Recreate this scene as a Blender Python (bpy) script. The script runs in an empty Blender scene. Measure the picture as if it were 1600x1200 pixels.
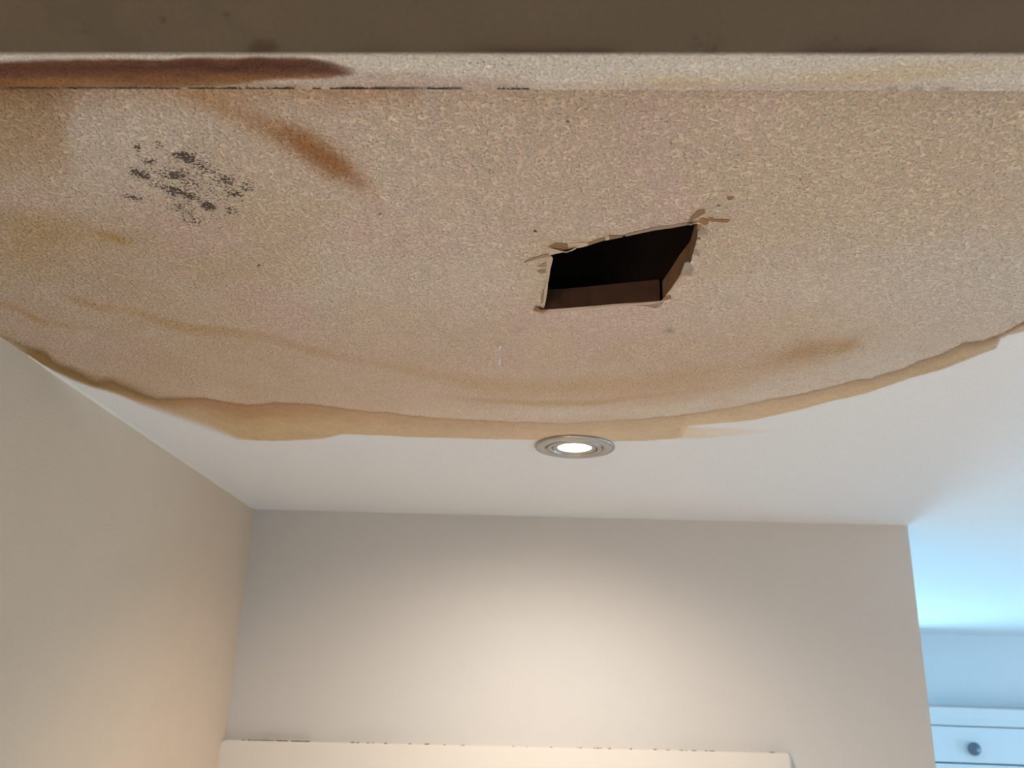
import bpy, bmesh, math, random
import numpy as np
from mathutils import Vector, Matrix
random.seed(7)
rng = np.random.default_rng(7)
C = bpy.context.scene.collection
SC = bpy.context.scene

# ------------------------------------------------------------------ camera
CAM_Z = 2.13                    # phone held up near the ceiling
CEIL = CAM_Z + 0.2735           # ceiling height above the floor
PITCH, ROLL, YAW, FPX = map(float, (19.69, 1.97, -2.82, 1394))
_p, _r, _y = (math.radians(a) for a in (PITCH, ROLL, YAW))
FWD = np.array([math.sin(_y)*math.cos(_p), math.cos(_y)*math.cos(_p), math.sin(_p)])
_rt = np.array([math.cos(_y), -math.sin(_y), 0.0]); _up = np.cross(_rt, FWD)
RGT = math.cos(_r)*_rt + math.sin(_r)*_up
UPV = math.cos(_r)*_up - math.sin(_r)*_rt
EYE = np.array([0, 0, CAM_Z])
cam = bpy.data.cameras.new('camera'); cam.sensor_width = 36; cam.lens = FPX/1600*36
cam.clip_start = 0.01
cam.dof.use_dof = True; cam.dof.focus_distance = 0.62; cam.dof.aperture_fstop = 15
co = bpy.data.objects.new('camera', cam); C.objects.link(co)
co.matrix_world = Matrix(((RGT[0], UPV[0], -FWD[0], 0), (RGT[1], UPV[1], -FWD[1], 0),
                          (RGT[2], UPV[2], -FWD[2], CAM_Z), (0, 0, 0, 1)))
SC.camera = co

# ------------------------------------------------------------------ world, lights, exposure
w = bpy.data.worlds.new('world'); SC.world = w; w.use_nodes = True
bg = w.node_tree.nodes['Background']; bg.inputs[0].default_value = (.62, .80, 1, 1); bg.inputs[1].default_value = 0.6
SC.view_settings.view_transform = 'Standard'; SC.view_settings.look = 'None'
SC.view_settings.exposure = 0.0; SC.view_settings.gamma = 1; SC.view_settings.use_curve_mapping = False

def lamp(name, kind, loc, energy, color, aim=None, **kw):
    l = bpy.data.lights.new(name, kind); l.energy = energy; l.color = color
    for k, v in kw.items(): setattr(l, k, v)
    o = bpy.data.objects.new(name, l); C.objects.link(o); o.location = loc
    if aim is not None: o.rotation_euler = Vector(aim).to_track_quat('-Z', 'Y').to_euler()
    return o
WARM = (1.0, .90, .80)
LIGHT_XY = (0.025, 0.966)
# beam of the recessed lamp in the ceiling of the lobby
lamp('downlight_beam', 'SPOT', (LIGHT_XY[0], LIGHT_XY[1], CEIL-.006), 17.5, WARM, (-.07, .30, -1),
     spot_size=math.radians(144), spot_blend=1.0, shadow_soft_size=.018)
# added unseen lamp behind the doorway, lifts the near ceiling by floor bounce
lamp('rear_fill_beam', 'SPOT', (-.20, -.38, CEIL-.03), 312, WARM, (0, 0, -1),
     spot_size=math.radians(114), spot_blend=.8, shadow_soft_size=.02)
# daylight through the window of the room beyond
lamp('window_daylight', 'AREA', (.72, 3.20, 1.62), 34, (.34, .70, 1.0), (0.05, -1, -.2), shape='RECTANGLE', size=.6, size_y=1.3)
# daylight through the window on the right of the lobby
lamp('side_daylight', 'AREA', (3.30, .6, 1.45), 17, (.38, .70, 1.0), (-1, 0, 0), shape='RECTANGLE', size=1.3, size_y=1.2)

# added fill for the far wall, set as daylight in an unseen window
lamp('far_side_fill', 'AREA', (3.33, 2.4, 1.5), 26, (.34, .70, 1.0), (-1, .15, 0), shape='RECTANGLE', size=.9, size_y=1.2)

# ------------------------------------------------------------------ helpers
def lin(r, g, b):
    c = np.array([r, g, b])/255.0
    return np.where(c <= .04045, c/12.92, ((c+.055)/1.055)**2.4)
def ray(u, v): return FWD + RGT*(u-800)/FPX - UPV*(v-600)/FPX
def on_z(u, v, z):              # survey mark -> point on a level plane
    d = ray(u, v); return EYE + d*(z-CAM_Z)/d[2]
def on_y(u, v, y):
    d = ray(u, v); return EYE + d*y/d[1]
def survey(P):                  # surface points -> survey coordinates the marks are laid out in
    d = P-EYE; k = d@FWD
    return 800+FPX*(d@RGT)/k, 600-FPX*(d@UPV)/k

def link(name, me, mat=None, parent=None):
    o = bpy.data.objects.new(name, me); C.objects.link(o)
    if mat is not None: me.materials.append(mat)
    if parent is not None: o.parent = parent
    return o
def obj(name, bm, mat=None, parent=None, smooth=False, bevel=0):
    if bevel:
        bmesh.ops.bevel(bm, geom=[e for e in bm.edges if e.is_manifold and e.calc_face_angle(0) > .6], offset=bevel, segments=2, affect='EDGES', profile=.5)
    bmesh.ops.recalc_face_normals(bm, faces=bm.faces)
    me = bpy.data.meshes.new(name); bm.to_mesh(me); bm.free()
    if smooth: me.polygons.foreach_set('use_smooth', [True]*len(me.polygons))
    return link(name, me, mat, parent)
def box(bm, x0, x1, y0, y1, z0, z1):
    m = Matrix.Translation(((x0+x1)/2, (y0+y1)/2, (z0+z1)/2)) @ Matrix.Diagonal((abs(x1-x0), abs(y1-y0), abs(z1-z0), 1))
    bmesh.ops.create_cube(bm, size=1, matrix=m)
def boxes(*bs):
    bm = bmesh.new()
    for b in bs: box(bm, *b)
    return bm
def lathe(prof, n=64, cx=0, cy=0, cz=0):
    bm = bmesh.new(); rings = []
    for r, z in prof:
        rings.append([bm.verts.new((cx+r*math.cos(2*math.pi*k/n), cy+r*math.sin(2*math.pi*k/n), cz+z)) for k in range(n)] if r > 1e-7 else [bm.verts.new((cx, cy, cz+z))])
    for a, b in zip(rings, rings[1:]):
        for k in range(n):
            k2 = (k+1) % n
            if len(a) == 1 and len(b) == 1: continue
            if len(a) == 1: bm.faces.new((a[0], b[k], b[k2]))
            elif len(b) == 1: bm.faces.new((a[k], a[k2], b[0]))
            else: bm.faces.new((a[k], a[k2], b[k2], b[k]))
    return bm
def empty(name, loc, label, cat, group=None):
    o = bpy.data.objects.new(name, None); C.objects.link(o); o.location = loc; o.empty_display_size = .05
    o['label'] = label; o['category'] = cat
    if group: o['group'] = group
    bpy.context.view_layer.update()
    return o
def put(o, parent):             # parent while keeping the world place
    o.parent = parent; o.matrix_parent_inverse = parent.matrix_world.inverted(); return o
def struct(o): o['kind'] = 'structure'; return o

# value noise on a lattice, for wobble and mottling of the marks
_tab = rng.random((256, 256))
def vnoise(x, y):
    xi = np.floor(x).astype(int); yi = np.floor(y).astype(int); fx = x-xi; fy = y-yi
    fx = fx*fx*(3-2*fx); fy = fy*fy*(3-2*fy)
    t = lambda a, b: _tab[a & 255, b & 255]
    return (t(xi, yi)*(1-fx)+t(xi+1, yi)*fx)*(1-fy)+(t(xi, yi+1)*(1-fx)+t(xi+1, yi+1)*fx)*fy
def fbm(x, y, o=4):
    s = 0; a = .5; n = 0
    for k in range(o):
        s = s+a*vnoise(x*2**k+17*k, y*2**k+31*k); n += a; a *= .5
    return s/n
def sst(a, b, x):
    t = np.clip((x-a)/(b-a), 0, 1); return t*t*(3-2*t)
def over(col, c, a):
    a = np.clip(a, 0, 1)[:, None]; return col*(1-a)+np.asarray(c)*a

# ------------------------------------------------------------------ materials
def mat(name):
    m = bpy.data.materials.new(name); m.use_nodes = True
    nt = m.node_tree; return m, nt, nt.nodes['Principled BSDF']
def N(nt, t, **kw):
    n = nt.nodes.new(t)
    for k, v in kw.items():
        if k in n.inputs: n.inputs[k].default_value = v
        else: setattr(n, k, v)
    return n
def plain(name, col, rough=.6, metal=0, noise=0, nscale=60, bump=0, bscale=300, bdist=.001):
    m, nt, b = mat(name); L = nt.links.new
    b.inputs['Base Color'].default_value = (*col, 1); b.inputs['Roughness'].default_value = rough; b.inputs['Metallic'].default_value = metal
    b.inputs['Specular IOR Level'].default_value = .3
    tc = N(nt, 'ShaderNodeTexCoord')
    if noise:
        n = N(nt, 'ShaderNodeTexNoise', Scale=nscale, Detail=5.0); L(tc.outputs['Object'], n.inputs['Vector'])
        r = N(nt, 'ShaderNodeMapRange'); r.inputs['To Min'].default_value = 1-noise; r.inputs['To Max'].default_value = 1+noise
        L(n.outputs['Fac'], r.inputs['Value'])
        x = N(nt, 'ShaderNodeMix', data_type='RGBA', blend_type='MULTIPLY'); x.inputs[0].default_value = 1
        x.inputs[6].default_value = (*col, 1); L(r.outputs[0], x.inputs[7]); L(x.outputs[2], b.inputs['Base Color'])
    if bump:
        n = N(nt, 'ShaderNodeTexNoise', Scale=bscale, Detail=3.0); L(tc.outputs['Object'], n.inputs['Vector'])
        bp = N(nt, 'ShaderNodeBump', Strength=bump, Distance=bdist); L(n.outputs['Fac'], bp.inputs['Height']); L(bp.outputs[0], b.inputs['Normal'])
    return m

def painted(name, scale, dist, speck=.55):
    """plaster whose colour, mould and roughcast strength are stored on the surface itself"""
    m, nt, b = mat(name); L = nt.links.new
    b.inputs['Roughness'].default_value = .75; b.inputs['Specular IOR Level'].default_value = .25
    col = N(nt, 'ShaderNodeAttribute', attribute_name='stain')
    mo = N(nt, 'ShaderNodeAttribute', attribute_name='mould'); ro = N(nt, 'ShaderNodeAttribute', attribute_name='rough')
    tc = N(nt, 'ShaderNodeTexCoord')
    # roughcast relief
    n1 = N(nt, 'ShaderNodeTexNoise', Scale=scale, Detail=2.0, Roughness=.5); L(tc.outputs['Object'], n1.inputs['Vector'])
    n1.inputs['Distortion'].default_value = 0
    h = N(nt, 'ShaderNodeMapRange', interpolation_type='SMOOTHSTEP'); h.inputs['From Min'].default_value = .30; h.inputs['From Max'].default_value = .66
    L(n1.outputs['Fac'], h.inputs['Value'])
    n1b = N(nt, 'ShaderNodeTexNoise', Scale=scale*.35, Detail=1.0); L(tc.outputs['Object'], n1b.inputs['Vector'])
    hh = N(nt, 'ShaderNodeMath', operation='ADD'); L(h.outputs[0], hh.inputs[0]); L(n1b.outputs['Fac'], hh.inputs[1])
    hm = N(nt, 'ShaderNodeMath', operation='MULTIPLY'); L(hh.outputs[0], hm.inputs[0]); L(ro.outputs['Fac'], hm.inputs[1])
    bp = N(nt, 'ShaderNodeBump', Strength=1.0, Distance=dist); L(hm.outputs[0], bp.inputs['Height']); L(bp.outputs[0], b.inputs['Normal'])
    # dark specks: shadows of small pits put into the colour
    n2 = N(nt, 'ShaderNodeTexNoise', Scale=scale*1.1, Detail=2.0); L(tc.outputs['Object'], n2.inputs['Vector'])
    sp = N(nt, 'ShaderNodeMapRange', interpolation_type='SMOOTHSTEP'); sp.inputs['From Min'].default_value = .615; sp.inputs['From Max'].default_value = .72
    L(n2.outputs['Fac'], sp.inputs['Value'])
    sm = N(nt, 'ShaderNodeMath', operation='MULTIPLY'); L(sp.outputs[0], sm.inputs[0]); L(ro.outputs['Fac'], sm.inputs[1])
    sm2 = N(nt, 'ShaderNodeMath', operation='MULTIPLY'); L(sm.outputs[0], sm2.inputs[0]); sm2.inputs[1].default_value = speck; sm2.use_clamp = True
    x1 = N(nt, 'ShaderNodeMix', data_type='RGBA'); 
    # pit shade painted in: colour darkened in the low parts of the roughcast
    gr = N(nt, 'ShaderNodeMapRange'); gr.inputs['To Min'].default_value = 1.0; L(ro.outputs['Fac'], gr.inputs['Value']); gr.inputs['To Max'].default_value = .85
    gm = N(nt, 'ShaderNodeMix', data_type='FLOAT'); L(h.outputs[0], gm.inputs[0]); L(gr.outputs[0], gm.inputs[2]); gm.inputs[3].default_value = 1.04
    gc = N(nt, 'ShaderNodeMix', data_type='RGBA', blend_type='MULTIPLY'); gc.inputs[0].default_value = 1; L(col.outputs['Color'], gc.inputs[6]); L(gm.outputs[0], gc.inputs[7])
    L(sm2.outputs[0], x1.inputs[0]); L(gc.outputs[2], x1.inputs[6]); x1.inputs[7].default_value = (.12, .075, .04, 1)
    # mould specks: noise cut at a level set by the mould amount
    n3 = N(nt, 'ShaderNodeTexNoise', Scale=760, Detail=3.0, Roughness=.6); L(tc.outputs['Object'], n3.inputs['Vector'])
    lv = N(nt, 'ShaderNodeMapRange'); lv.inputs['From Max'].default_value = 1; lv.inputs['To Min'].default_value = .72; lv.inputs['To Max'].default_value = .375
    L(mo.outputs['Fac'], lv.inputs['Value'])
    df = N(nt, 'ShaderNodeMath', operation='SUBTRACT'); L(n3.outputs['Fac'], df.inputs[0]); L(lv.outputs[0], df.inputs[1])
    mk = N(nt, 'ShaderNodeMapRange', interpolation_type='SMOOTHSTEP'); mk.inputs['From Min'].default_value = 0; mk.inputs['From Max'].default_value = .045
    mk.inputs['To Max'].default_value = .88
    L(df.outputs[0], mk.inputs['Value'])
    x2 = N(nt, 'ShaderNodeMix', data_type='RGBA'); L(mk.outputs[0], x2.inputs[0]); L(x1.outputs[2], x2.inputs[6]); x2.inputs[7].default_value = (.026, .015, .012, 1)
    L(x2.outputs[2], b.inputs['Base Color'])
    return m

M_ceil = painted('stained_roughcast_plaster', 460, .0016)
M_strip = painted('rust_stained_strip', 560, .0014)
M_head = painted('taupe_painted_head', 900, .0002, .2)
M_wall = plain('cream_wall_paint', (.69, .525, .38), .8, 0, .03, 25, .5, 420, .0009)
M_white = plain('white_wall_paint', (.67, .645, .615), .8, 0, .02, 30, .25, 500, .0004)
M_cool = plain('cool_white_wall_paint', (.80, .82, .84), .8, 0, .02, 30, .15, 500, .0003)
M_gloss = plain('cream_gloss_paint', (.80, .75, .68), .35, 0, .02, 20, .05, 200, .0003)
M_cupb = plain('white_cupboard_paint', (.80, .82, .84), .4, 0, .01, 20)
M_floor = plain('pale_oak_floor', (.72, .66, .59), .5, 0, .12, 12)
M_nickel = plain('brushed_nickel', (.45, .43, .40), .34, 1, .05, 400)
M_dark = plain('dark_recess', (.05, .048, .045), .6)
M_knob = plain('grey_knob_metal', (.16, .20, .25), .35, .6)
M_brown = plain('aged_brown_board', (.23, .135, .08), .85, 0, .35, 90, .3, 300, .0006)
M_brownshade = plain('shaded_brown_board', (.075, .042, .027), .85, 0, .4, 90, .3, 300, .0006)  # same brown board, colour darkened for the less lit far edge
M_void = plain('dark_timber', (.060, .045, .042), .9, 0, .5, 30, .5, 60, .002)  # very dark mottled timber colour
M_caulk = plain('pale_sealant', (.73, .66, .56), .6)
M_flake = {k: plain('torn_paper_'+k, c, .9, 0, .15, 300, .3, 900, .0003) for k, c in dict(
    brown=(.26, .165, .09), grey=(.36, .31, .27), pale=(.52, .405, .31), rust=(.30, .16, .07), dusk=(.30, .22, .165)).items()}
M_glass, nt, b = mat('window_glass'); b.inputs['Transmission Weight'].default_value = 1; b.inputs['Roughness'].default_value = 0; b.inputs['IOR'].default_value = 1.45
M_water_glint, nt, b = mat('water'); b.inputs['Base Color'].default_value = (.95, .97, 1, 1); b.inputs['Transmission Weight'].default_value = .2; b.inputs['Roughness'].default_value = .04; b.inputs['IOR'].default_value = 1.33  # mostly white body colour stands in for the bright glint of the drop
M_lens, nt, b = mat('glowing_lamp_lens'); b.inputs['Emission Color'].default_value = (1, .93, .82, 1); b.inputs['Emission Strength'].default_value = 14

# ------------------------------------------------------------------ painted grids
E0 = np.array([.65, .578, .527])   # light level the albedos below are referred to
A = lambda r, g, b: np.minimum(lin(r, g, b)/E0, .86)
def grid(name, P, nr, nc, keep=None, stain=None, mould=None, rough=None, material=None):
    """P: (nr*nc,3) points of a row/column grid"""
    idx = np.arange(nr*nc).reshape(nr, nc)
    q = np.stack([idx[:-1, :-1], idx[1:, :-1], idx[1:, 1:], idx[:-1, 1:]], -1).reshape(-1, 4)
    if keep is not None: q = q[keep]
    me = bpy.data.meshes.new(name)
    me.vertices.add(len(P)); me.vertices.foreach_set('co', P.astype(np.float32).ravel())
    me.loops.add(q.size); me.loops.foreach_set('vertex_index', q.astype(np.int32).ravel())
    me.polygons.add(len(q)); me.polygons.foreach_set('loop_start', np.arange(0, q.size, 4, dtype=np.int32))
    me.polygons.foreach_set('loop_total', np.full(len(q), 4, np.int32))
    me.update(calc_edges=True)
    n = len(P)
    a = me.attributes.new('stain', 'FLOAT_COLOR', 'POINT'); a.data.foreach_set('color', np.c_[stain, np.ones(n)].astype(np.float32).ravel())
    for nm, v in (('mould', mould), ('rough', rough)):
        a = me.attributes.new(nm, 'FLOAT', 'POINT'); a.data.foreach_set('value', (np.zeros(n) if v is None else v).astype(np.float32))
    bm = bmesh.new(); bm.from_mesh(me)
    loose = [v for v in bm.verts if not v.link_faces]
    if loose: bmesh.ops.delete(bm, geom=loose, context='VERTS'); bm.to_mesh(me)
    bm.free()
    return link(name, me, material)

def line_y(pts, u): p = np.array(pts, float); return np.interp(u, p[:, 0], p[:, 1])
def streak(u, v, pts, soft=.6):
    """soft streak along (u,v,half width,alpha) marks -> alpha"""
    best = np.zeros(len(u))
    for (u0, v0, w0, a0), (u1, v1, w1, a1) in zip(pts, pts[1:]):
        du, dv = u1-u0, v1-v0
        t = np.clip(((u-u0)*du+(v-v0)*dv)/(du*du+dv*dv), 0, 1)
        d = np.hypot(u-u0-t*du, v-v0-t*dv)/(w0+t*(w1-w0))
        best = np.maximum(best, (1-sst(1-soft, 1+soft, d))*(a0+t*(a1-a0)))
    return best
def blob(u, v, cu, cv, su, sv, rot=0):
    c, s = math.cos(rot), math.sin(rot); a = (u-cu)*c+(v-cv)*s; b = -(u-cu)*s+(v-cv)*c
    return np.exp(-.5*((a/su)**2+(b/sv)**2))

# ---- the ceiling: one sheet from the joint by the doorway into the room beyond
JOINT_Y = .3490
HOLE = [(860, 397), (880, 391), (905, 386), (930, 379), (950, 374), (975, 368), (1000, 362), (1025, 357), (1050, 354), (1078, 349), (1090, 350), (1092, 356), (1089, 374), (1079, 410),
        (1062, 431), (1050, 449), (1034, 470), (1010, 472), (985, 473.5), (960, 475), (935, 477.5), (900, 480), (861, 484), (850, 482), (853, 455), (857, 428), (861, 408)]
hole = np.array([on_z(u, v, CEIL)[:2] for u, v in HOLE])
def inside(poly, x, y):
    r = np.zeros(x.shape, bool); n = len(poly)
    for i in range(n):
        x0, y0 = poly[i]; x1, y1 = poly[(i+1) % n]
        if y0 == y1: continue
        r ^= ((y0 > y) != (y1 > y)) & (x < (x1-x0)*(y-y0)/(y1-y0)+x0)
    return r
def near_poly(poly, x, y):
    bd = np.full(x.shape, 9.); bx = x.copy(); by = y.copy(); n = len(poly)
    for i in range(n):
        p0 = poly[i]; d = poly[(i+1) % n]-p0
        t = np.clip(((x-p0[0])*d[0]+(y-p0[1])*d[1])/(d@d), 0, 1)
        qx = p0[0]+t*d[0]; qy = p0[1]+t*d[1]; dd = np.hypot(qx-x, qy-y); m = dd < bd
        bd[m] = dd[m]; bx[m] = qx[m]; by[m] = qy[m]
    return bx, by

# rows step with distance (finer near the doorway), columns evenly, then coarse beyond
ys = [JOINT_Y]
while ys[-1] < 1.02: ys.append(ys[-1]+max(.0007, .0026*ys[-1]**2*1.15))
ys = np.array(ys+list(np.arange(1.06, 1.42, .05))+list(np.arange(1.5, 3.4, .15)))
xs = np.concatenate([np.arange(-.48, .62, .0016), np.arange(.622, .86, .006), np.arange(.88, 1.0, .03), np.arange(1.05, 3.5, .15)])
X, Y = np.meshgrid(xs, ys); nr, nc = X.shape; X = X.ravel(); Y = Y.ravel()
# ragged joint: the first row backs away where the crack is open
crack_open = np.interp(X[:nc], [-.5, -.275, -.22, -.16, -.10, -.095, -.04, .0, .03, .11, .165, .19, .4],
                       [1, .7, .9, 1.0, .8, .8, 1, .9, .2, .3, .25, .6, .2])
Y[:nc] += .00055*np.clip(crack_open*(.25+1.3*fbm(X[:nc]*70, X[:nc]*0+3.3, 3)-.45*crack_open*0), 0, 1.6)-.0004
cx = (X.reshape(nr, nc)[:-1, :-1]+X.reshape(nr, nc)[1:, 1:])/2; cy = (Y.reshape(nr, nc)[:-1, :-1]+Y.reshape(nr, nc)[1:, 1:])/2
cut = inside(hole, cx, cy) | (np.hypot(cx-LIGHT_XY[0], cy-LIGHT_XY[1]) < .032)
cutp = np.zeros((nr+1, nc+1), bool); cutp[1:-1, 1:-1] = cut
cnt = cutp[:-1, :-1].astype(int)+cutp[1:, :-1]+cutp[:-1, 1:]+cutp[1:, 1:]
edge = ((cnt > 0) & (cnt < 4)).ravel() & (Y < .8)
X[edge], Y[edge] = near_poly(hole, X[edge], Y[edge])
P = np.c_[X, Y, np.full(len(X), CEIL)]
u, v = survey(P)
behind = Y > 1.03
big = fbm(X*9, Y*9, 4); mid = fbm(X*38+5, Y*38, 4); fin = fbm(X*170, Y*170+9, 3)
wob = (fbm(u*.035, v*.02+7, 4)-.5)
clean = A(185, 175, 168)
col = np.tile(clean, (len(X), 1))
# tide line, upper (inner) and lower (outer) margins
UPR = [(-200, 470), (0, 522), (50, 547), (72, 553), (88, 571), (125, 585), (150, 598), (175, 597), (212, 611), (245, 624), (270, 622), (320, 622), (350, 627), (387, 632), (430, 629), (500, 633), (560, 640),
       (640, 650), (700, 655), (760, 657), (840, 660), (900, 660), (950, 657), (1015, 653), (1050, 650), (1100, 644), (1150, 635), (1200, 625), (1237, 619), (1275, 610), (1312, 601), (1332, 596), (1362, 591), (1370, 586),
       (1415, 575), (1435, 564), (1460, 557), (1480, 549), (1495, 542), (1505, 536), (1537, 533), (1557, 525), (1582, 512), (1600, 502), (1720, 442), (1850, 372), (2000, 300), (2200, 230), (2600, 150), (3400, 60)]
LOW = [(-200, 500), (0, 535), (37, 552), (62, 570), (82, 580), (120, 597), (150, 607), (187, 618), (225, 634), (262, 646), (300, 660), (337, 674), (370, 686), (400, 689), (450, 689), (500, 686), (520, 682), (535, 678.5), (560, 679),
       (620, 682), (700, 685), (760, 686), (836, 687.5), (960, 690), (1000, 689), (1040, 687), (1066, 684), (1074, 666), (1130, 661), (1180, 656), (1200, 652), (1250, 640), (1300, 627), (1350, 616), (1375, 607), (1425, 590), (1475, 577),
       (1525, 557), (1555, 546), (1560, 538), (1563, 530), (1575, 524), (1600, 518), (1720, 457), (1850, 386), (2000, 312), (2200, 240), (2600, 158), (3400, 66)]
up = line_y(UPR, u)+wob*5; lo = line_y(LOW, u)+wob*2.2
soft = np.interp(u, [0, 200, 260, 330, 400, 1600], [4, 6, 13, 16, 1.2, 1.5])
ins = 1-sst(-soft, soft*.4, v-lo)
ins[behind] = 0
# tan wash over everything the water reached
tan = A(180, 154, 133)*(1+.22*(big-.5)[:, None]*np.array([.6, 1, 1.3]))
pinkish = A(182, 152, 136); golden = A(179, 153, 127)
wash = over(tan, pinkish, .6*sst(.50, .62, fbm(X*14+31, Y*10, 3)))
wash = over(wash, golden, .75*sst(.50, .66, fbm(X*11+3, Y*13+40, 3)))
wash = over(wash, A(185, 167, 150), .45*blob(u, v, 190, 215, 75, 60))
wash = over(wash, A(178, 160, 142), .6*sst(1150, 1560, u)*sst(300, 420, v))
wash = over(wash, A(186, 172, 158), .55*np.clip(blob(u, v, 1330, 585, 110, 24, -.25)+blob(u, v, 1150, 628, 90, 10, -.15)+blob(u, v, 900, 645, 170, 7), 0, 1))
wash = over(wash, A(152, 116, 76), .28*(1-sst(250, 620, u))*sst(270, 380, v)*(.5+mid))
wash = over(wash, A(150, 114, 72), .62*(1-sst(85, 125, u+wob*30))*(1-sst(210, 330, v)))
col = over(col, wash, ins)
# inner water rings
def add(c, a): 
    global col
    col = over(col, c, a*ins)
g1 = A(160, 120, 72); g2 = A(162, 126, 88)
w2 = wob*4
add(g1, streak(u, v+w2, [(95, 460, 5, .2), (130, 472, 5, .6), (152, 480, 5, .65), (187, 482, 6, .35), (225, 490, 7, .45), (250, 503, 7, .55), (300, 516, 7, .65), (350, 518, 7, .5), (435, 530, 7, .35), (480, 546, 7, .45), (555, 563, 6, .25), (640, 580, 6, .15)], .7))
add(g1, streak(u, v+w2, [(-40, 462, 8, .4), (25, 482, 5, .5), (55, 497, 4, .75), (75, 507, 4, .5), (140, 512, 5, .1)], .7))
add(g2, streak(u, v+w2*.5, [(600, 570, 8, .1), (675, 586, 8, .35), (725, 597, 9, .45), (800, 605, 13, .5), (880, 606, 14, .5), (980, 602, 14, .45), (1080, 590, 14, .4), (1160, 580, 14, .3), (1260, 552, 14, .45), (1310, 543, 12, .5), (1345, 536, 9, .25)], .9))
add(A(160, 122, 84), streak(u, v+w2*.5, [(700, 620, 3, .2), (760, 626, 4, .45), (850, 631, 4, .6), (925, 630, 4, .6), (1000, 620, 4, .5), (1080, 613, 4, .25), (1200, 590, 5, .1)], .8))
add(A(150, 108, 70), .55*blob(u, v, 1262, 548, 40, 13, -.2)); add(A(150, 112, 60), .6*blob(u, v, 1322, 541, 13, 6, -.4))
add(g2, .30*sst(430, 620, v)*(.4+mid))
add(A(158, 118, 62), streak(u, v, [(140, 362, 5, .2), (165, 368, 6, .8), (195, 378, 6, .75), (215, 379, 4, .1)], .8))
add(A(160, 122, 74), .4*blob(u, v, 60, 350, 60, 16, .15)+.35*blob(u, v, 50, 390, 60, 30))
# golden tide band with a dark inner margin
t = (v-up)/np.maximum(lo-up, 2.)
us = np.interp(u, [0, 180, 260, 330], [12, 12, 7, 1.2]); band = sst(-us, us*.5, v-up)*ins
bl = np.array([A(128, 94, 50)]); 
btop = np.stack([np.interp(u, [0, 60, 150, 230, 300, 400, 560, 900, 1200, 1500, 1560, 1600], c) for c in np.array([A(150, 115, 75), A(122, 86, 44), A(120, 84, 40), A(140, 100, 58), A(158, 112, 74), A(160, 114, 74), A(170, 130, 92), A(176, 142, 108), A(172, 138, 104), A(152, 118, 82), A(140, 100, 62), A(140, 98, 60)]).T], 1)
bbot = np.stack([np.interp(u, [0, 60, 150, 230, 300, 400, 560, 900, 1200, 1500, 1560, 1600], c) for c in np.array([A(150, 118, 82), A(130, 96, 56), A(134, 98, 56), A(160, 124, 84), A(172, 140, 102), A(178, 144, 100), A(180, 146, 108), A(184, 154, 120), A(182, 150, 112), A(168, 136, 100), A(166, 140, 108), A(170, 146, 118)]).T], 1)
bc = btop*(1-sst(.1, .75, t))[:, None]+bbot*sst(.1, .75, t)[:, None]
bc = bc*np.array([.86, .86, .90])*(1+.16*(mid-.5)+.10*(fin-.5))[:, None]
ba = np.interp(u, [0, 30, 60, 900, 1000, 1100, 1600], [.3, .5, .95, .85, .8, .92, .95])
col = over(col, bc, band*ba)
# crisp dark thread on the inner margin
col = over(col, bc*.80, np.exp(-((v-up-1.0)/np.interp(u, [0, 300, 900, 1600], [3, 2, 1.4, 1.5]))**2)*ins*np.interp(u, [0, 100, 400, 700, 950, 1050, 1600], [.2, .6, .7, .6, .25, .7, .8]))
# fading tongue of the older stain beside the lamp
tl = np.interp(u, [1040, 1080, 1120, 1160, 1200, 1240], [687, 686, 684, 680, 676, 674])+wob*2; tu = np.interp(u, [1060, 1075, 1240], [664, 665, 671])
tong = sst(0, 4, v-tu)*(1-sst(-2.5, 1, v-tl))*np.interp(u, [1062, 1066, 1110, 1180, 1245], [0, .9, .7, .35, 0]); tong[behind] = 0
col = over(col, A(182, 152, 118), tong*(.75+.5*(fin-.5)))
# brown scorch where the tide meets the left wall
add(A(128, 92, 48), .8*blob(u, v, 62, 556, 14, 7, .5)+.6*streak(u, v, [(30, 545, 6, .4), (75, 568, 7, .8), (130, 588, 7, .8), (190, 604, 9, .7), (260, 624, 9, .3), (330, 622, 6, .1)], .9))
# rust run from the crack
rw = (fbm(X*55, Y*55+3, 4)-.5)+.5*(fbm(X*400, Y*400, 2)-.5)
add(A(152, 106, 62), streak(u+rw*30, v+rw*24, [(290, 140, 14, .4), (345, 165, 15, .55), (400, 190, 17, .6), (460, 218, 24, .5), (520, 255, 24, .55), (585, 300, 15, .1)], .9))
add(A(132, 80, 36), streak(u+rw*34, v+rw*30, [(405, 192, 9, .1), (445, 208, 15, .65), (480, 226, 19, .8), (515, 252, 19, .8), (550, 275, 13, .5), (580, 300, 8, .05)], .9)*(.72+.56*fin))
# brown bleeding just under the crack
below = np.clip(v-137, 0, 400)
add(A(102, 68, 40), np.exp(-below/26)*np.interp(u, [-50, 60, 130, 220], [.9, .85, .45, .1]))
add(A(160, 114, 72), np.exp(-(below/30)**2)*np.interp(u, [100, 220, 340, 420, 600, 648, 665, 900], [.25, .35, .7, .5, .55, .5, .0, .0])*(.7+.6*mid))
add(A(160, 124, 92), .5*np.exp(-below/20)*np.interp(u, [600, 700, 800, 1100, 1600], [0, .2, .6, .6, .4]))
add(A(190, 160, 140), .4*blob(u, v, 1180, 180, 60, 30))
# water ghost round the drip
add(A(150, 128, 108), .6*blob(u, v, 780, 538, 4, 3)+.3*blob(u, v, 815, 516, 9, 2.5)+.3*blob(u, v, 720, 533, 7, 2.5))
add(A(120, 100, 82), .6*blob(u, v, 1046, 517, 6, 3))
col = col*(1+.10*(fin-.5)*ins)[:, None]
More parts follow.
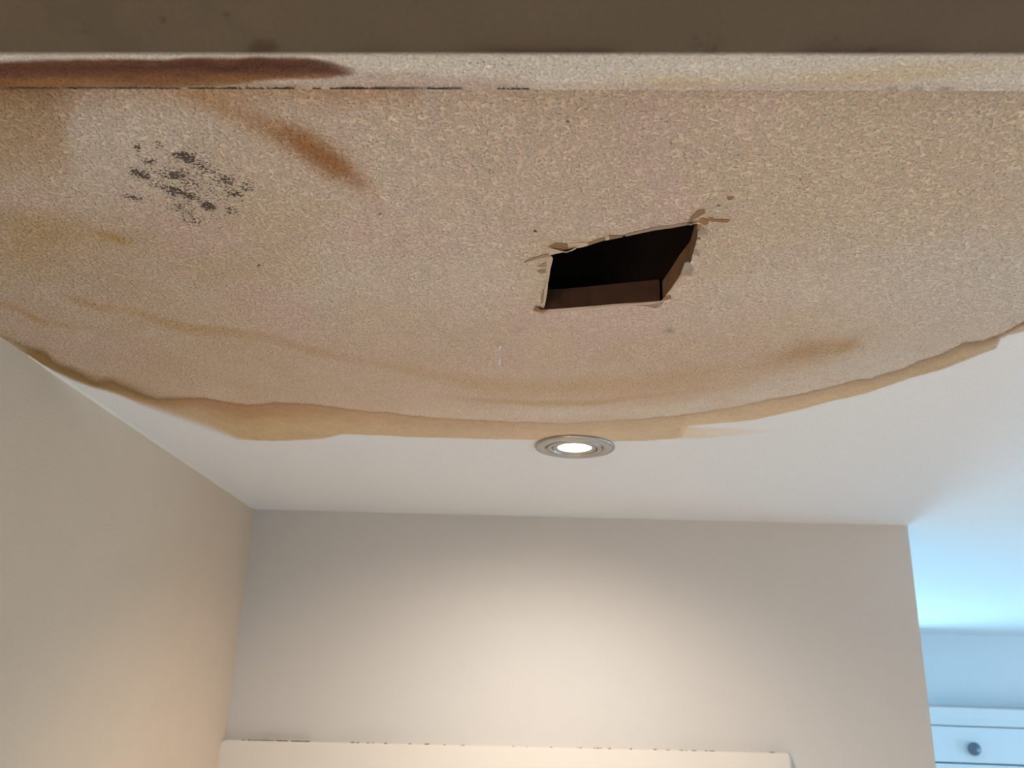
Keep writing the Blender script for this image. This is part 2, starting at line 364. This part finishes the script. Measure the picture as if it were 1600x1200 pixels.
# mould colony and stray specks
mould = np.zeros(len(X))
for cu, cv, su, sv, k in [(215, 228, 7, 8, .6), (248, 226, 9, 8, .7), (232, 252, 14, 6, .75), (217, 272, 18, 6, .85), (287, 245, 18, 8, .95), (318, 262, 24, 8, .85), (350, 280, 18, 9, .65), (270, 275, 9, 8, .8), (268, 297, 20, 7, .9),
                          (300, 308, 18, 6, .85), (324, 322, 11, 6, 1.0), (385, 290, 12, 9, .6), (365, 302, 12, 5, .9), (362, 328, 13, 6, .75), (285, 325, 26, 10, .7), (300, 343, 20, 10, .55), (205, 308, 16, 5, .55), (300, 285, 75, 45, .50),
                          (150, 420, 60, 50, .20), (560, 280, 60, 20, .14)]:
    mould = np.maximum(mould, k*blob(u, v, cu, cv, su, sv, .25))
mould = mould*(.55+1.05*fbm(X*120+11, Y*120, 3))
mould = np.maximum(mould, .7*np.exp(-below/5)*sst(.5, .62, fbm(X*60, Y*90+50, 3))*(u < 690))
for cu, cv, s in [(595, 334, 2.2), (887, 190, 2), (945, 242, 2), (1250, 280, 2.2), (836, 361, 2.2), (900, 277, 2), (405, 415, 2.2)]:
    mould = np.maximum(mould, 1.15*blob(u, v, cu, cv, s, s*.8))
mould *= 1.12*ins
rough = ins*np.interp(v, [130, 420, 560, 640, 690], [1.0, .9, .75, .45, .25])*(1-.6*sst(.0, .3, t)*band)
keep = ~cut.ravel()
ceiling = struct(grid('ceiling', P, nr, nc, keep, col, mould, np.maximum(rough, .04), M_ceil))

# ---- strip of board between the joint and the doorway head, tipped a little towards the lobby
sx = np.arange(-.50, .60, .0014); sy = np.linspace(JOINT_Y-.0004, .20, 150)
SX, SY = np.meshgrid(sx, sy); n2r, n2c = SX.shape; SX = SX.ravel(); SY = SY.ravel()
P2 = np.c_[SX, SY, CEIL-.0012-(JOINT_Y-SY)*math.tan(math.radians(9))]
u, v = survey(P2)
mid = fbm(SX*60, SY*120, 4); fin = .5*fbm(SX*220, SY*220, 3)+.5*fbm(SX*800, SY*800, 2); wob = fbm(u*.02, v*.05, 4)-.5
ins = np.ones(len(SX))
col = np.tile((.86, .77, .66), (len(SX), 1))
add(A(170, 136, 116), .75*sst(112, 124, v+wob*26)*np.interp(u, [480, 560, 700, 790, 850], [.4, .8, .7, .6, .0]))
add(A(190, 160, 122), .65*np.clip(blob(u, v, 1060, 128, 70, 7)+blob(u, v, 1450, 110, 130, 11, -.05)+.6*blob(u, v, 1300, 126, 90, 8), 0, 1)*(.5+mid))
add(A(172, 138, 118), .6*sst(124, 134, v)*np.interp(u, [780, 850, 1000, 1400, 1600], [.6, .5, .7, .6, .2]))
tip = np.interp(u, [-300, 440, 500, 530, 548, 562], [1, 1, .95, .85, .5, 0])
topm = np.interp(u, [0, 100, 200, 480, 520, 550], [95, 92, 91, 90, 96, 104])+wob*7
botm = np.interp(u, [0, 200, 330, 420, 480, 520, 550], [140, 139, 137, 126, 124, 122, 117])+wob*5
rb = sst(-3, 4, v-topm)*(1-sst(-5, 3, v-botm))*tip
add(A(98, 53, 28)*(1+.5*(mid-.5)+.5*(fin-.5))[:, None], rb*.97)
add(A(74, 38, 24), rb*.8*np.exp(-((v-topm-13-wob*10)/8)**2)*np.interp(u, [0, 150, 300, 520], [.5, .7, 1, 1]))
add(A(156, 106, 58), .75*rb*sst(112, 126, v+wob*16)*np.interp(u, [0, 40, 130, 200, 400, 470], [.4, .8, .8, .3, .6, .7]))
add(A(150, 118, 84), .8*sst(125, 134, v+wob*8)*np.interp(u, [100, 160, 260, 330, 460, 500], [0, .6, .2, .6, .7, 0]))
mould = np.maximum(.7*np.exp(-(137-v)/2.5)*(fbm(SX*90, SY*0, 3) > .5)*(u < 830), .40*np.clip(blob(u, v, 745, 98, 45, 5)+.8*blob(u, v, 800, 106, 30, 8)+blob(u, v, 520, 127, 20, 4), 0, 1))
add(A(40, 28, 22), (v > 135.9)*.8*sst(.36, .5, fbm(SX*140, SX*0+9, 3))*np.interp(u, [0, 640, 690, 700, 760, 770, 1380, 1390, 1490, 1500], [1, 1, 0, .9, .9, 0, 0, .4, .4, 0]))
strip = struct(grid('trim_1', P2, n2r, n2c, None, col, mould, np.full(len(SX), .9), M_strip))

# ---- head of the doorway the phone is held under
HEAD_Z = CAM_Z+.150
hy = np.linspace(float(on_z(800, 84.5, HEAD_Z)[1]), -.20, 190); hx = np.arange(-.50, .60, .002)
HX, HY = np.meshgrid(hx, hy); n3r, n3c = HX.shape; HX = HX.ravel(); HY = HY.ravel()
P3 = np.c_[HX, HY, np.full(len(HX), HEAD_Z)]
u, v = survey(P3)
mid = fbm(HX*40, HY*40, 4); fin = fbm(HX*200, HY*200, 3)
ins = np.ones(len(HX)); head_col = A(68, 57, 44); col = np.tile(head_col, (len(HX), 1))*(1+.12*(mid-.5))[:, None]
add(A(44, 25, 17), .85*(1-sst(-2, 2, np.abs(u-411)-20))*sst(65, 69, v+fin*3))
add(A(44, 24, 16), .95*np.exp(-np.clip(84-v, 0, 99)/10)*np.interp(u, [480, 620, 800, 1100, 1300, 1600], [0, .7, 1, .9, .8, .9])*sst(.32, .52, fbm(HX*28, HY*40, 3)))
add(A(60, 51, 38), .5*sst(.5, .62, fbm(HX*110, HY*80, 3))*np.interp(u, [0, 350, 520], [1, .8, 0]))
mould = np.zeros(len(HX))
for cu, cv, s, k in [(354, 17, 3, 1.3), (340, 12, 2.5, 1), (197, 14, 2.5, .9), (253, 31, 3, 1), (440, 62, 3.5, 1.2), (376, 31, 2.5, .8), (130, 30, 3, .7), (135, 45, 9, .55), (95, 46, 7, .5), (38, 8, 8, .5), (70, 10, 6, .5), (1297, 66, 4, .9), (1360, 80, 10, .8), (1110, 76, 22, .6), (890, 78, 10, .6)]:
    mould = np.maximum(mould, k*blob(u, v, cu, cv, s, s*.8))
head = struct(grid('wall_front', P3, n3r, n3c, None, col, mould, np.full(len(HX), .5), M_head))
M_headside = plain('taupe_head_face', tuple(head_col), .8)
y0 = float(hy[0])
struct(obj('trim_2', boxes((-.50, 3.4, y0-.012, y0, HEAD_Z+.0006, CEIL+.02), (-.50, .598, -.20, y0-.012, HEAD_Z+.02, CEIL+.02), (.598, 3.4, -.20, y0-.012, HEAD_Z, CEIL+.02)), M_headside))

# ------------------------------------------------------------------ room shell
bl = on_z(400, 797, CEIL); br = on_z(1420, 820, CEIL); wl = on_z(30, 546, CEIL)
XL = float(bl[0]); YB = float((bl[1]+br[1])/2); XR = float(br[0]); YF = 3.265
def prism(pts, z0, z1):
    bm = bmesh.new(); lo_ = [bm.verts.new((x, y, z0)) for x, y in pts]; hi_ = [bm.verts.new((x, y, z1)) for x, y in pts]
    n = len(pts); bm.faces.new(lo_); bm.faces.new(hi_)
    for i in range(n): bm.faces.new((lo_[i], lo_[(i+1) % n], hi_[(i+1) % n], hi_[i]))
    return bm
struct(obj('floor', boxes((-.9, 3.6, -2.4, 3.9, -.06, 0)), M_floor))
struct(obj('wall_left', prism([(XL, YB+.05), (wl[0], wl[1]), (wl[0]-.005, -2.3), (-.62, -2.3), (-.62, YB+.05)], 0, CEIL+.03), M_wall))
DX0, DX1, DZ = -.405, .285, 2.02          # door opening
bm = boxes((XL-.02, DX0, YB, YB+.11, 0, CEIL+.02), (DX1, XR, YB, YB+.11, 0, CEIL+.02), (DX0, DX1, YB, YB+.11, DZ, CEIL+.02))
struct(obj('wall_back', bm, M_white))
# far room: window bay and a cupboard built into the wall
struct(obj('wall_far', boxes((-.6, .42, YF, YF+.12, 0, CEIL+.03), (1.02, 1.12, YF, YF+.12, 0, CEIL+.03), (.42, 1.02, YF, YF+.12, 2.28, CEIL+.03), (.42, 1.02, YF, YF+.12, 0, .95)), M_cool))
struct(obj('wall_far_upper', boxes((1.12, 2.5, YF, YF+.12, 2.17, CEIL+.03)), M_cool))
struct(obj('wall_far_right', boxes((2.5, 3.45, YF, YF+.12, 0, CEIL+.03)), M_cool))
struct(obj('wall_far_left', boxes((-.62, -.5, YB+.05, YF+.12, 0, CEIL+.03)), M_cool))
struct(obj('wall_right', boxes((3.4, 3.52, -2.4, -.1, 0, CEIL+.03), (3.4, 3.52, 1.3, 1.9, 0, CEIL+.03), (3.4, 3.52, 1.9, 2.9, 0, .85), (3.4, 3.52, 1.9, 2.9, 2.1, CEIL+.03), (3.4, 3.52, 2.9, 3.4, 0, CEIL+.03), (3.4, 3.52, -.1, 1.3, 0, .85), (3.4, 3.52, -.1, 1.3, 2.1, CEIL+.03)), M_cool))
struct(obj('wall_rear', boxes((-.62, 3.52, -2.42, -2.3, 0, CEIL+.03)), M_white))
struct(obj('ceiling_rear', boxes((-.62, 3.52, -2.42, -.19, CEIL, CEIL+.03)), M_white))
struct(obj('ceiling_side', boxes((.60, 3.5, y0, JOINT_Y+.002, CEIL, CEIL+.02)), M_white))
def window(name, x0, x1, y, z0, z1, axis):
    r = struct(bpy.data.objects.new(name, None)); C.objects.link(r)
    f = .045
    def bb(a0, a1, d0, d1, c0, c1): return (a0, a1, y+d0, y+d1, c0, c1) if axis == 'x' else (y+d0, y+d1, a0, a1, c0, c1)
    m = (x0+x1)/2
    obj('window_frame', boxes(bb(x0, x0+f, .04, .10, z0, z1), bb(x1-f, x1, .04, .10, z0, z1), bb(x0+f, x1-f, .04, .10, z0, z0+f), bb(x0+f, x1-f, .04, .10, z1-f, z1), bb(m-f/2, m+f/2, .04, .10, z0+f, z1-f)), M_gloss, r)
    for a, b_ in ((x0+f, m-f/2), (m+f/2, x1-f)): obj('pane', boxes(bb(a, b_, .065, .071, z0+f, z1-f)), M_glass, r)
window('window_1', .42, 1.02, YF, .95, 2.28, 'x'); window('window_2', -.1, 1.3, 3.4, .85, 2.1, 'y'); window('added_window', 1.9, 2.9, 3.4, .85, 2.1, 'y')  # last window is unseen, added to carry the fill on the far wall

# door in the back wall: round-cornered casing, leaf, handle
door = struct(bpy.data.objects.new('door_1', None)); C.objects.link(door)
c0 = on_y(345, 1156, YB-.014); c1 = on_y(1233, 1177, YB-.014)
cx0, cx1, cz0, cz1 = float(c0[0]), float(c1[0]), float(c0[2]), float(c1[2])
bm = bmesh.new(); R = .008
outer = [(cx0, 0)]
for k in range(7): a = math.pi-k*math.pi/12; outer.append((cx0+R+R*math.cos(a), cz0-R+R*math.sin(a)))
for k in range(7): a = math.pi/2-k*math.pi/12; outer.append((cx1-R*.6+R*.6*math.cos(a), cz1-R*.6+R*.6*math.sin(a)))
zb = DZ-.012
poly = [(cx0, zb)]+outer[1:]+[(cx1, zb)]
n = len(poly); fr = [bm.verts.new((x, YB-.014, z)) for x, z in poly]; bk = [bm.verts.new((x+(.006 if x > .2 else 0), YB, z)) for x, z in poly]
bm.faces.new(fr); bm.faces.new(bk)
for i in range(n): bm.faces.new((fr[i], fr[(i+1) % n], bk[(i+1) % n], bk[i]))
box(bm, cx0, DX0-.008, YB-.014, YB, 0, zb); box(bm, DX1+.008, cx1, YB-.014, YB, 0, zb)
obj('door_casing', bm, M_gloss, door)
obj('door_leaf', boxes((DX0+.003, DX1-.003, YB+.02, YB+.06, .006, DZ-.004)), M_gloss, door)
obj('door_handle', lathe([(0, -.06), (.02, -.058), (.026, -.045), (.02, -.03), (.009, -.024), (.009, 0), (.025, 0), (.025, .004), (0, .004)], 24), M_nickel, door)
bpy.data.objects['door_handle'].location = (DX1-.06, YB+.02, 1.0); bpy.data.objects['door_handle'].rotation_euler = (-math.pi/2, 0, 0)
bm = bmesh.new()                                 # line of dirt caught on top of the casing
for k in range(60):
    q = random.random(); x = cx0+.012+(cx1-cx0-.02)*(q if k % 3 else .02+.12*q); z = cz0+(cz1-cz0)*(x-cx0)/(cx1-cx0)
    l = random.uniform(.001, .006); box(bm, x, x+l, YB-.0135, YB-.004, z-.0003, z+random.uniform(.0004, .0011))
dd = obj('dust', bm, plain('dirt', (.16, .11, .07), .95), door); dd['kind'] = 'stuff'

# bead of sealant along the left wall and ceiling corner
bm = bmesh.new(); prev = None
pts = np.array([[wl[0]+(bl[0]-wl[0])*t, wl[1]+(bl[1]-wl[1])*t] for t in np.linspace(.02, .97, 60)])
for i, (x, y) in enumerate(pts):
    r = .0016*(1+.35*(fbm(np.array([i*.4]), np.array([.5]), 2)[0]-.5))*(1 if i > 2 else .4)
    ring = [bm.verts.new((x+.0002+r*a, y, CEIL-r*b_)) for a, b_ in ((-.3, 1.25), (.25, 1.1), (.75, .75), (1.1, .25), (1.25, -.3))]
    if prev:
        for k in range(4): bm.faces.new((prev[k], prev[k+1], ring[k+1], ring[k]))
    prev = ring
struct(obj('trim_3', bm, M_caulk, smooth=True))

# ------------------------------------------------------------------ the hole: board edges, dark void, torn paper
bpy.context.view_layer.update()
def wall_strip(name, pts, h, thick, m, lean=0.0):
    """board standing on the ceiling along a run of hole-edge points"""
    p = np.array([on_z(a, b_, CEIL)[:2] for a, b_ in pts]); d = p[-1]-p[0]; nrm = np.array([-d[1], d[0]])/np.hypot(*d)
    ctr = hole.mean(0)
    if nrm@(p.mean(0)-ctr) < 0: nrm = -nrm
    bm = bmesh.new(); rows = []
    for (x, y) in p:
        j = random.uniform(-.0006, .0006)
        rows.append([bm.verts.new((x+nrm[0]*a, y+nrm[1]*a, CEIL+z)) for a, z in ((0.0003, .0002), (.0003+lean, h+j), (thick, h+j), (thick, .0002))])
    for a, b_ in zip(rows, rows[1:]):
        for k in range(4): bm.faces.new((a[k], a[(k+1) % 4], b_[(k+1) % 4], b_[k]))
    bm.faces.new(rows[0]); bm.faces.new(rows[-1])
    return put(obj(name, bm, m), ceiling)
wall_strip('plasterboard_edge', [(850, 482.5), (880, 482.5), (935, 477.5), (985, 473.5), (1031, 470)], .0165, .012, M_brownshade)
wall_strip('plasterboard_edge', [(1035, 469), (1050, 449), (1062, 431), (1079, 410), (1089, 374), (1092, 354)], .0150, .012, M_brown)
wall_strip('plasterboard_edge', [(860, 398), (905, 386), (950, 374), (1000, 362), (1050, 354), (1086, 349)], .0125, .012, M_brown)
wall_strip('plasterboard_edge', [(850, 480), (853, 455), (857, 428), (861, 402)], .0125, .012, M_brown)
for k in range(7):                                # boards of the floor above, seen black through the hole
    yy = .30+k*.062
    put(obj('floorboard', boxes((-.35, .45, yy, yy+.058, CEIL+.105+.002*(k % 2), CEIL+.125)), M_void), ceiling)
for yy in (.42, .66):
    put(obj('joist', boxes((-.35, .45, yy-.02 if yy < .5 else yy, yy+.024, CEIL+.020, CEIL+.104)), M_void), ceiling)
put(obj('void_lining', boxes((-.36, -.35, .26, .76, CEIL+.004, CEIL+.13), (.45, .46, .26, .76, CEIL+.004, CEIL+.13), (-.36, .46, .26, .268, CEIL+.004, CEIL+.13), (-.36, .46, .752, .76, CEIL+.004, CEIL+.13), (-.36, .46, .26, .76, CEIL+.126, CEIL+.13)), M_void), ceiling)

def flake(px, m, drop=.0004, thick=.0005, tip=None, name='torn_paper'):
    p = [on_z(a, b_, CEIL) for a, b_ in px]; bm = bmesh.new(); n = len(p)
    zs = [random.uniform(.7, 1.5)*drop for _ in p]
    if tip is not None: zs[tip] += .003
    a = [bm.verts.new((q[0], q[1], CEIL-z)) for q, z in zip(p, zs)]; b_ = [bm.verts.new((q[0], q[1], CEIL-z+thick)) for q, z in zip(p, zs)]
    bm.faces.new(a); bm.faces.new(b_)
    for i in range(n): bm.faces.new((a[i], a[(i+1) % n], b_[(i+1) % n], b_[i]))
    bmesh.ops.triangulate(bm, faces=[f for f in bm.faces if len(f.verts) > 4])
    return put(obj(name, bm, M_flake[m]), ceiling)
F = [
 ([(1063, 429), (1070, 410), (1076, 408), (1082, 417), (1080, 424)], 'grey', 4), ([(1076, 343), (1090, 328), (1101, 326), (1102, 332), (1086, 341)], 'brown', None),
 ([(1091, 346), (1096, 339), (1107, 343), (1107, 349), (1100, 351)], 'rust', None), ([(1107, 339), (1113, 339), (1116, 342), (1140, 342), (1141, 344), (1136, 347), (1114, 345), (1107, 344)], 'rust', None),
 ([(1136, 309), (1140, 306.5), (1147, 307), (1145, 311), (1138, 312)], 'brown', None), ([(1120, 321), (1124, 319.5), (1126, 321), (1122, 322)], 'brown', None),
 ([(1073, 349), (1079, 344), (1092, 346), (1101, 352), (1092, 349), (1083, 349)], 'pale', 1), ([(1089, 352), (1098, 350), (1092, 357), (1089, 358)], 'rust', None),
 ([(1090, 361), (1098, 355), (1104, 358), (1091, 367)], 'grey', 2), ([(1089, 372), (1095, 367), (1094, 372), (1090, 376)], 'grey', 1), ([(1083, 393), (1089, 389), (1094, 394), (1084, 397)], 'grey', 2), ([(1086, 384), (1092, 379), (1090, 384), (1086, 388)], 'pale', None),
 ([(818, 409), (830, 403), (847, 398), (859, 395), (860, 399), (848, 402), (832, 406), (821, 410)], 'dusk', None), ([(840, 416), (848, 411), (853, 409), (853, 416)], 'dusk', None), ([(839, 423), (846, 421), (853, 420), (853, 426), (844, 426)], 'dusk', None),
 ([(852, 404), (862, 400), (864, 404), (860, 420), (857, 440), (855, 425), (854, 410)], 'pale', None), ([(851, 450), (857, 432), (855, 456), (851, 478), (848, 478)], 'pale', None),
 ([(846, 462), (850, 452), (849, 472), (845, 474)], 'dusk', None), ([(857, 385), (868, 379), (887, 380), (888, 387), (873, 386)], 'brown', None), ([(858, 398), (857, 386), (886, 387), (906, 383), (898, 389), (880, 393)], 'pale', 2),
 ([(887, 380), (905, 378), (918, 378), (920, 383), (906, 386), (888, 387)], 'pale', None), ([(918, 379), (943, 370), (946, 374), (928, 380), (919, 383)], 'brown', None), ([(945, 375), (948, 367), (953, 369), (952, 374)], 'pale', None),
 ([(951, 367), (955, 367), (975, 367), (972, 370), (953, 374)], 'brown', None), ([(976, 366), (1002, 359), (1024, 354), (1050, 351), (1072, 347), (1076, 350), (1050, 355), (1024, 359), (1000, 364), (978, 369)], 'dusk', None),
 ([(833, 484), (837, 478), (846, 478.5), (860, 482), (848, 488)], 'rust', 2), ([(834, 486), (848, 489), (862, 485), (851, 492), (841, 491)], 'pale', None),
 ([(860, 483), (900, 480.5), (921, 479.5), (922, 482), (900, 485), (864, 487)], 'pale', None), ([(920, 480), (960, 476), (1000, 473), (1030, 471), (1032, 474), (1000, 477), (958, 479), (925, 483)], 'pale', None),
 ([(985, 476), (1012, 475.5), (1032, 472), (1037, 471), (1034, 476), (1024, 481), (1010, 478)], 'dusk', None), ([(1034, 469), (1040, 462), (1048, 460.5), (1049, 466), (1038, 469)], 'brown', None),
 ([(1050, 450), (1062, 433), (1066, 431), (1058, 443), (1047, 457), (1043, 460)], 'pale', None),
]
for px, m, tip in F: flake(px, m, tip=tip)

# ------------------------------------------------------------------ things
dl = empty('downlight', (*LIGHT_XY, CEIL), 'round brushed nickel recessed downlight glowing in the ceiling at the edge of the stain', 'downlight')
put(obj('trim_ring', lathe([(.0445, -.0002), (.0448, -.0014), (.0440, -.0026), (.0400, -.0034), (.0345, -.0038), (.0335, -.0036), (.0328, -.0020), (.0320, -.0020), (.0320, .012), (.0345, .012), (.0345, -.0001)], 96, *LIGHT_XY, CEIL), M_nickel, smooth=True), dl)
put(obj('tilt_ring', lathe([(.0312, .010), (.0312, -.0030), (.0305, -.0038), (.0262, -.0040), (.0255, -.0034), (.0252, .010)], 96, *LIGHT_XY, CEIL), M_nickel, smooth=True), dl)
put(obj('lamp_rim', lathe([(.0244, .010), (.0244, -.0026), (.0238, -.0032), (.0196, -.0030), (.0187, -.0020), (.0187, .010)], 96, *LIGHT_XY, CEIL), M_nickel, smooth=True), dl)
put(obj('lamp_lens', lathe([(.0186, -.0012), (.014, -.0024), (.008, -.0031), (0, -.0033)], 64, *LIGHT_XY, CEIL), M_lens, smooth=True), dl)
put(obj('housing', lathe([(0, .050), (.030, .050), (.0318, .046), (.0318, .0121), (.030, .0118), (.030, .040), (0, .041)], 48, *LIGHT_XY, CEIL), M_dark, smooth=True), dl)

# drip hanging from the ceiling
dp = on_z(781, 541, CEIL)
bm = lathe([(0, .0004), (.0017, .0002), (.0012, -.0007), (.0005, -.0018), (.00018, -.0040), (.00016, -.0075), (.0003, -.0088), (.0008, -.0105), (.0012, -.0128), (.0012, -.0146), (.0008, -.0160), (0, -.0166)], 20)
dr = obj('water_drop', bm, M_water_glint, smooth=True); dr.location = (dp[0], dp[1], CEIL-.0003)
dr['label'] = 'water drop, whitened for its glint, hanging from the stained ceiling between the hole and the lit downlight'; dr['category'] = 'water drop'

# cupboard built into the far wall
cb = empty('cupboard', (1.8, YF, 0), 'white built-in cupboard with stepped moulding and round grey knob beyond the wall end', 'cupboard')
YC = YF-.035
zt = float(on_y(1450, 1105, YC)[2]); zm = float(on_y(1455, 1133, YC)[2]); zg = float(on_y(1462, 1191, YC)[2])
kp = on_y(1520, 1170, YC)
put(obj('body', boxes((1.13, 1.16, YC+.02, YF+.50, 0, zt-.005), (2.46, 2.49, YC+.02, YF+.50, 0, zt-.005), (1.16, 2.46, YF+.48, YF+.50, 0, zt-.005), (1.16, 2.46, YC+.02, YF+.48, zt-.03, zt-.005), (1.16, 2.46, YC+.03, YF+.48, .02, .05)), M_cupb), cb)
bm = bmesh.new(); prof = [(YF, zt), (YC-.040, zt), (YC-.040, zt-.003), (YC-.024, zt-.028), (YC-.022, zt-.031), (YC-.002, zm+.004), (YC-.001, zm+.0015), (YF, zm+.0015)]
va = [bm.verts.new((1.10, y, z)) for y, z in prof]; vb = [bm.verts.new((2.52, y, z)) for y, z in prof]; n = len(prof)
bm.faces.new(va); bm.faces.new(vb)
for i in range(n): bm.faces.new((va[i], va[(i+1) % n], vb[(i+1) % n], vb[i]))
put(obj('moulding', bm, M_cupb), cb)
dw = put(obj('drawer', boxes((1.13, 2.49, YC, YC+.02, zg+.002, zm-.0015)), M_cupb, bevel=.0015), cb)
kb = obj('knob', lathe([(0, -.024), (.012, -.023), (.019, -.018), (.021, -.012), (.017, -.007), (.009, -.004), (.009, 0), (0, 0)], 32), M_knob, smooth=True)
kb.rotation_euler = (-math.pi/2, 0, 0); kb.location = (kp[0], YC, kp[2]); kb['label'] = 'round grey knob'
bpy.context.view_layer.update(); put(kb, dw)
for a, b_ in ((1.13, 1.808), (1.812, 2.49)): put(obj('cupboard_door', boxes((a, b_, YC, YC+.02, 0.06, zg-.0025)), M_cupb, bevel=.0015), cb)

# fitting of the added unseen fill lamp, in the ceiling behind the doorway
rear = bpy.data.objects['ceiling_rear']
put(obj('trim_ring', lathe([(.0445, -.0002), (.0440, -.0026), (.0335, -.0036), (.0320, -.002), (.0320, .002), (.0445, .002)], 48, -.20, -.38, CEIL), M_nickel, smooth=True), rear)
put(obj('lamp_lens', lathe([(.0318, -.0012), (.016, -.002), (0, -.0024)], 32, -.20, -.38, CEIL), M_lens, smooth=True), rear)
